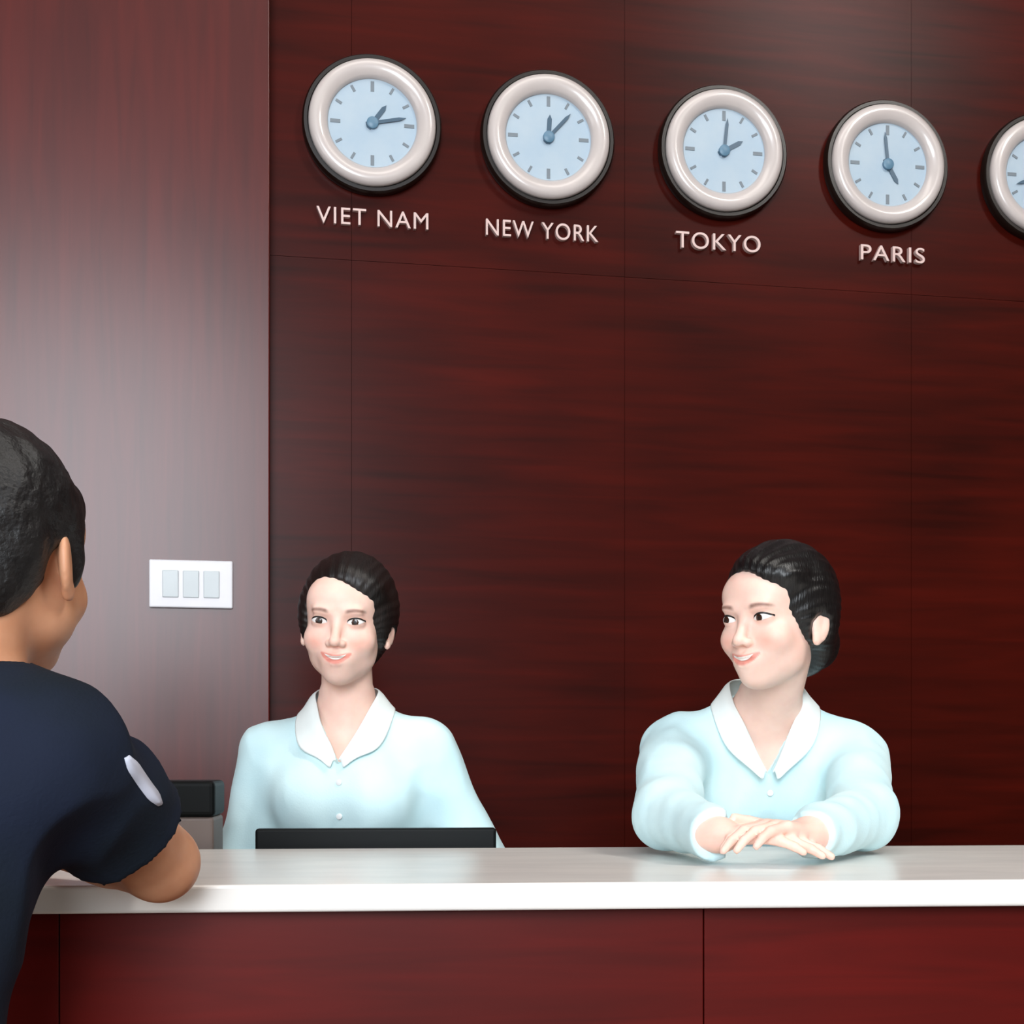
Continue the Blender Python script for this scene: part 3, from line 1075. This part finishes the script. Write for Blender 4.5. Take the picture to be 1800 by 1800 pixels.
    P = sf.pts((slice(None),) * 3)
    l, f, z = B.loc(P)
    f = f - lf(1.28)
    # V opening and neck hole
    v_cut = np.maximum(np.abs(l) * 1.9 - (z - vz), -(f - 0.0)) * 0.45
    n_cut = np.maximum(1.350 + dz - z, np.sqrt(l * l + f * f) - 0.075)
    cut = np.minimum(v_cut, n_cut)
    for (sh, el, wr) in arms:                       # cuffs: open beyond the wrist
        wv = np.asarray(wr, dtype=np.float32); dv = wv - np.asarray(el, dtype=np.float32); dv = dv / np.linalg.norm(dv)
        near = np.linalg.norm(P - wv, axis=-1) - 0.12
        cut = np.minimum(cut, np.maximum(-((P - wv) @ dv + 0.0), near))
    keepout = np.maximum(cut, -(sk.d + 0.003))
    sf.d = sf.d + (0.4 * fold_noise(seed + 40, 0.0060, (16, 16, 9))(P)).astype(np.float32) * np.clip((z - 0.9) / 0.1, 0, 1)
    sf.d = np.maximum(sf.d, -keepout)
    sf.d = np.maximum(sf.d, 0.865 - P[..., 2])
    Vs, Fs = sf.mesh()
    shirt = child('shirt', Vs, Fs, M['shirt'], body)
    tree = bvh_of(Vs, Fs)
    # collar, both sides
    for s in (-1, 1):
        F0 = lf(1.28)
        inner = [(0, F0 - 0.062, 1.380 + dz), (s * 0.035, F0 - 0.054, 1.380 + dz), (s * 0.058, F0 - 0.022, 1.376 + dz), (s * 0.060, F0 + 0.012, 1.365 + dz),
                 (s * 0.052, F0 + 0.045, 1.335 + dz), (s * 0.036, F0 + 0.068, 1.295 + dz), (s * 0.020, F0 + 0.085, vz + 0.036), (s * 0.004, F0 + 0.098, vz + 0.004)]
        outer = [(0, F0 - 0.090, 1.335 + dz), (s * 0.050, F0 - 0.082, 1.335 + dz), (s * 0.080, F0 - 0.034, 1.334 + dz), (s * 0.088, F0 + 0.012, 1.322 + dz),
                 (s * 0.086, F0 + 0.055, 1.292 + dz), (s * 0.072, F0 + 0.084, 1.252 + dz), (s * 0.034, F0 + 0.098, vz + 0.014), (s * 0.012, F0 + 0.102, vz - 0.010)]
        collar_strip(B, inner, outer, tree, None, 'collar', M['collar'], shirt)
    # buttons down the front
    fv = Vector(B.f)
    for i in range(4):
        p = Vector(B.P(0.004, 0.35, vz - 0.03 - 0.062 * i))
        hit = tree.ray_cast(p, -fv, 0.5)
        if hit[0] is None: continue
        q = MB()
        q.lathe([(0, 0.003), (0.003, 0.003), (0.0052, 0.0026), (0.0056, 0.001), (0.005, 0)], 20,
                mat=Matrix.Translation(hit[0] + fv * 0.0005) @ Matrix.Rotation(rad(yaw), 4, 'Z'))
        bo = q.build('button', M['button'])
        bo.parent = shirt

    # trousers and shoes ------------------------------------------------
    tf = Field(axis(lo[0], hi[0], 0.009, []), axis(lo[1], hi[1], 0.009, []), axis(0.06, 0.95, 0.01, []))
    B.loft(tf, [(0.72, 0, 0, 0.15, 0.11), (0.84, 0, 0, 0.178, 0.125), (0.93, 0, 0.005, 0.155, 0.112)], 0.0)
    legs_and_shoes(B, tf, keys[0], inf=0.014)
    Vt, Ft = tf.mesh()
    child('trousers', Vt, Ft, M['trousers'], body)
    make_shoes(B, body, 0.0)

    # hair ----------------------------------------------------------------
    r = 0.17
    hx = np.arange(hc[0] - r, hc[0] + r, 0.0028, dtype=np.float32); hy = np.arange(hc[1] - r, hc[1] + r + 0.03, 0.0028, dtype=np.float32)
    hz = np.arange(hc[2] - 0.16, hc[2] + 0.16, 0.0028, dtype=np.float32)
    hf = Field(hx, hy, hz)
    hair_style(hf, h)
    L = h.loc(hf.pts((slice(None),) * 3))
    # combed strands: fine ridges running from the parting to the back
    ph = np.arctan2(L[..., 0], L[..., 2] + 0.03)
    hf.d = hf.d + (0.0008 * np.sin(ph * 46 + 2.5 * vnoise(L, (25, 12, 25), seed + 9)) + 0.0010 * vnoise(L, (30, 10, 30), seed + 5)).astype(np.float32)
    Vh, Fh = hf.mesh()
    child('hair', Vh, Fh, hairm, body)
    return body


def hair_one(fd, h):
    E = h.ell
    E(fd, (0.003, 0.020, 0.036), (0.084, 0.098, 0.090))
    for s in (-1, 1):
        E(fd, (s * 0.064, 0.016, 0.004), (0.022, 0.052, 0.050), 0.02)
    E(fd, (0.026, -0.040, 0.070), (0.050, 0.040, 0.028), 0.02, rot=roty(22))     # swept fringe volume
    E(fd, (0, 0.062, -0.030), (0.062, 0.046, 0.060), 0.03)
    E(fd, (0, 0.110, -0.015), (0.042, 0.032, 0.040), 0.015)                      # bun
    E(fd, (-0.010, -0.100, -0.014), (0.068, 0.086, 0.094), 0.006, 'sub', rot=roty(-14))
    for s in (-1, 1):
        E(fd, (s * 0.085, 0.006, -0.030), (0.016, 0.020, 0.030), 0.006, 'sub')


def hair_two(fd, h):
    E = h.ell
    E(fd, (0, 0.020, 0.038), (0.084, 0.100, 0.090))
    for s in (-1, 1):
        E(fd, (s * 0.064, 0.024, 0.006), (0.021, 0.048, 0.050), 0.02)
    E(fd, (0.020, -0.036, 0.074), (0.056, 0.042, 0.026), 0.02, rot=roty(14))
    E(fd, (0, 0.066, -0.030), (0.060, 0.046, 0.062), 0.03)
    E(fd, (0.0, 0.108, -0.035), (0.042, 0.034, 0.046), 0.015)
    E(fd, (-0.004, -0.100, -0.016), (0.067, 0.084, 0.096), 0.006, 'sub', rot=roty(-8))
    for s in (-1, 1):
        E(fd, (s * 0.086, 0.004, -0.030), (0.018, 0.026, 0.036), 0.006, 'sub')


def W3(px, py, y):
    """point seen at picture position px, py at depth y"""
    return np.array([(px - 900) / 2500 * y, y, CAM_Z + (1330 - py) / 2500 * y], dtype=np.float32)


# woman one, smiling at the camera, behind the monitor
h1 = Head(W3(608, 1094, 2.63), -4, 5, 3, 1.05)
Bt = Body((W3(612, 1300, 2.70)[0], 2.72), -3)
sh = [Bt.P(-0.152, 0.02, 1.238), Bt.P(0.152, 0.02, 1.246)]
arms1 = [(sh[0], W3(420, 1540, 2.70), W3(470, 1610, 2.60)), (sh[1], W3(845, 1520, 2.70), W3(790, 1620, 2.60))]
for a in arms1: a[2][2] = 0.925
receptionist((Bt.O[0], 2.72), -3, 0.03, h1, arms1,
             'person with tied dark hair in a pale blue collared shirt, smiling behind the monitor', hair_one, M['hair_f'], 3, gaze=0.0, vz=1.215, dz=-0.015,
             hand_opts=[dict(d=(1, -0.30, -0.12), side=-1), dict(d=(-1, -0.30, -0.12), side=1)])

# woman two, leaning on the counter and looking towards the man
h2 = Head(W3(1363, 1090, 2.34), -46, 3, 0, 1.04)
B2 = Body((W3(1345, 1300, 2.47)[0] + 0.015, 2.70), -4)
sh2 = [B2.P(-0.156, 0.215, 1.245), B2.P(0.156, 0.215, 1.232)]
arms2 = [(sh2[0], W3(1172, 1440, 2.20), W3(1262, 1465, 1.985)), (sh2[1], W3(1518, 1440, 2.22), W3(1424, 1465, 1.99))]
for a in arms2:
    a[1][2] = TOP + 0.060; a[2][2] = TOP + 0.043
receptionist((B2.O[0], 2.70), -4, 0.23, h2, arms2,
             'person in a pale blue shirt leaning on the counter with face turned aside', hair_two, M['hair_f2'], 17, gaze=-0.003, vz=1.200, dz=-0.01,
             fine_hand=((0.26, 1.84, TOP), (0.47, 2.02, TOP + 0.09)),
             hand_opts=[dict(d=(1, -0.45, -0.05), up=(0, 0, 1), side=-1, curl=(6, 12, 10), thumb_up=-0.1), dict(d=(-1, -0.62, 0.20), up=(0, 0, 1), side=1, curl=(18, 22, 14), thumb_up=-0.1)])


# ------------------------------------------------------------------ man at the counter, seen from behind
def man():
    B = Body((-0.640, 1.34), 180 - 28)
    # in this frame B.f points away from the camera, B.r points to picture left
    h = Head((-0.541, 1.50, 1.442), 170, 6, 0, 1.10)
    keys = [(0.76, 0, 0.0, 0.14, 0.10), (0.88, 0, 0.0, 0.165, 0.115), (1.00, 0, 0.02, 0.148, 0.105), (1.12, 0, 0.06, 0.160, 0.112),
            (1.20, 0, 0.09, 0.176, 0.112), (1.255, 0, 0.115, 0.165, 0.092), (1.295, 0, 0.13, 0.110, 0.070), (1.33, 0, 0.135, 0.060, 0.056), (1.36, 0, 0.14, 0.045, 0.045)]
    shR = np.array([-0.455, 1.405, 1.232], dtype=np.float32); elR = np.array([-0.396, 1.598, 1.113], dtype=np.float32); wrR = np.array([-0.63, 1.795, 1.140], dtype=np.float32)
    shL = np.array([-0.80, 1.53, 1.245], dtype=np.float32); elL = np.array([-0.97, 1.70, 1.142], dtype=np.float32); wrL = np.array([-0.78, 1.89, 1.150], dtype=np.float32)
    nb = B.P(0, 0.125, 1.285)
    nt_ = h.w((0, 0.026, -0.05))
    Rb = np.stack([B.r, B.f, np.array([0, 0, 1], dtype=np.float32)], -1)

    def torso(fd, inf, extra=None, sleeves=False):
        B.loft(fd, keys, 0.0, inf, extra)
        ex = (lambda P, t: extra(P)) if extra else None
        for s_, e_, w_ in ((shR, elR, wrR), (shL, elL, wrL)):
            if sleeves:
                ee = s_ + (e_ - s_) * 0.80
                capsule(fd, s_, ee, 0.056 + inf, 0.052 + inf * 1.3, 0.05, extra=ex)
            else:
                capsule(fd, s_, e_, 0.056 + inf, 0.043 + inf, 0.05, extra=ex)
                capsule(fd, e_, e_ + (w_ - e_) * 0.35, 0.042, 0.040, 0.012)
                capsule(fd, e_ + (w_ - e_) * 0.3, w_, 0.040, 0.027, 0.012)
            capsule(fd, nb + np.array([0, 0, 0.010]), s_ * 0.85 + nb * 0.15 + np.array([0, 0, 0.008]), 0.042 + inf * 0.6, 0.044 + inf * 0.7, 0.05)

    lo = np.array([-1.10, 1.15, 0.02]); hi = np.array([-0.28, 2.02, 1.62])
    hc = h.c
    X = axis(lo[0], hi[0], 0.008, [(hc[0] - 0.1, hc[0] + 0.13, 0.0028), (-0.45, hi[0], 0.004)])
    Y = axis(lo[1], hi[1], 0.008, [(hc[1] - 0.12, hc[1] + 0.13, 0.0028)])
    Z = axis(lo[2], hi[2], 0.012, [(1.04, 1.30, 0.004), (1.30, 1.60, 0.0028)])
    fd = Field(X, Y, Z)
    torso(fd, 0)
    legs_and_shoes(B, fd, keys[0], 0.095)
    capsule(fd, nb, nt_, 0.060, 0.056, 0.03)
    h2_ = Field(X, Y, Z); head_sdf(h2_, h, True)
    k = 0.016
    hh = np.maximum(k - np.abs(fd.d - h2_.d), 0) / k
    fd.d = np.minimum(fd.d, h2_.d) - hh * hh * k * 0.25
    hand(fd, wrR, (-1, 0.35, -0.08), (0, 0, 1), -1, sc=1.05, curl=(6, 10, 8), thumb_up=-0.15)
    hand(fd, wrL, (1, 0.55, -0.05), (0, 0, 1), 1, sc=1.05, curl=(6, 10, 8), thumb_up=-0.15)
    V, F = fd.mesh()
    T = skin_tint(h, V, True)
    det = face_details(h, V, F, 0.0, teeth=False)
    body = finish_body('person', V, F, T, det, BODY_MATS_M)
    tag(body, 'person with short black hair in a navy T-shirt, seen from behind, elbow on counter', 'person')

    Xs = axis(lo[0], hi[0], 0.0045, []); Ys = axis(lo[1], hi[1], 0.0045, []); Zs = axis(0.80, 1.40, 0.0045, [])
    sf = Field(Xs, Ys, Zs)
    torso(sf, 0.013, fold_noise(31, 0.0070, (11, 11, 8)), True)
    sk = Field(Xs, Ys, Zs); torso(sk, 0.0); capsule(sk, nb, nt_, 0.060, 0.056, 0.03)
    P = sf.pts((slice(None),) * 3)
    l, f, z = B.loc(P)
    n_cut = np.maximum(1.322 - np.maximum(f - 0.14, 0) - z, np.sqrt(l * l + (f - 0.14) ** 2) - 0.095)
    cut = n_cut
    for s_, e_ in ((shR, elR), (shL, elL)):
        dv = (e_ - s_) / np.linalg.norm(e_ - s_)
        c = s_ + (e_ - s_) * 0.60
        near = np.linalg.norm(P - c, axis=-1) - 0.13
        cut = np.minimum(cut, np.maximum(-((P - c) @ dv), near))
    sf.d = np.maximum(sf.d, -np.maximum(cut, -(sk.d + 0.003)))
    sf.d = np.maximum(sf.d, 0.82 - z)
    Vs, Fs = sf.mesh()
    shirt = child('tshirt', Vs, Fs, M['navy'], body)
    tree = bvh_of(Vs, Fs)
    # white stripe running down the outer side of the sleeve
    q = []; faces = []
    n = 14
    eye = Vector((0, 0, CAM_Z))
    for i in range(n):
        t = i / (n - 1)
        cx = 222 + (281 - 222) * t; cy = 1330 + (1414 - 1330) * t + 3 * math.sin(math.pi * t)
        hw = 11 * min(1, 0.45 + 3 * min(t, 1 - t))
        for k_ in (-1, 0, 1):
            p = Vector(W3(cx + 0.82 * hw * k_, cy - 0.57 * hw * k_, 1.50))
            hit = tree.ray_cast(eye, (p - eye).normalized(), 3.0)
            c = hit[0] if hit[0] is not None else p
            nn = hit[1] if hit[0] is not None else Vector((0, -1, 0))
            q.append(tuple(c + nn * (0.0025 if k_ == 0 else 0.001)))
        if i < n - 1:
            k0 = i * 3
            faces += [(k0, k0 + 3, k0 + 4, k0 + 1), (k0 + 1, k0 + 4, k0 + 5, k0 + 2)]
    me = bpy.data.meshes.new('sleeve_stripe'); me.from_pydata(q, [], faces)
    st = link('sleeve_stripe', me, M['stripe'], shirt)
    so = st.modifiers.new('solidify', 'SOLIDIFY'); so.thickness = 0.002

    tf = Field(axis(lo[0], hi[0], 0.009, []), axis(lo[1], hi[1], 0.009, []), axis(0.05, 0.95, 0.01, []))
    B.loft(tf, [(0.72, 0, 0, 0.16, 0.12), (0.84, 0, 0, 0.178, 0.128), (0.92, 0, 0.005, 0.160, 0.116)], 0.0)
    legs_and_shoes(B, tf, keys[0], 0.095, inf=0.018)
    Vt, Ft = tf.mesh(); child('trousers', Vt, Ft, M['trousers'], body)
    make_shoes(B, body, 0.0, 0.095)

    r = 0.16
    hf = Field(np.arange(hc[0] - r, hc[0] + r, 0.003, dtype=np.float32), np.arange(hc[1] - r, hc[1] + r, 0.003, dtype=np.float32), np.arange(hc[2] - 0.13, hc[2] + 0.17, 0.003, dtype=np.float32))
    E = h.ell
    E(hf, (0, 0.020, 0.036), (0.082, 0.098, 0.088))
    E(hf, (0, 0.060, -0.020), (0.066, 0.044, 0.060), 0.03)
    E(hf, (0, -0.046, 0.062), (0.056, 0.036, 0.030), 0.02)
    for s in (-1, 1):
        E(hf, (s * 0.067, -0.016, -0.004), (0.010, 0.012, 0.026), 0.012)
    E(hf, (0, -0.105, -0.030), (0.074, 0.078, 0.088), 0.006, 'sub')
    for s in (-1, 1):
        E(hf, (s * 0.085, 0.014, -0.022), (0.026, 0.022, 0.032), 0.006, 'sub')
    L = h.loc(hf.pts((slice(None),) * 3))
    hf.d = hf.d + (0.0022 * vnoise(L, (90, 90, 60), 77) + 0.0028 * vnoise(L, (35, 35, 25), 78)).astype(np.float32)
    hf.d = np.maximum(hf.d, (-0.078 + 0.2 * 0 - L[..., 2]) * 0.9)
    Vh, Fh = hf.mesh(); child('hair', Vh, Fh, M['hair_m'], body)


man()
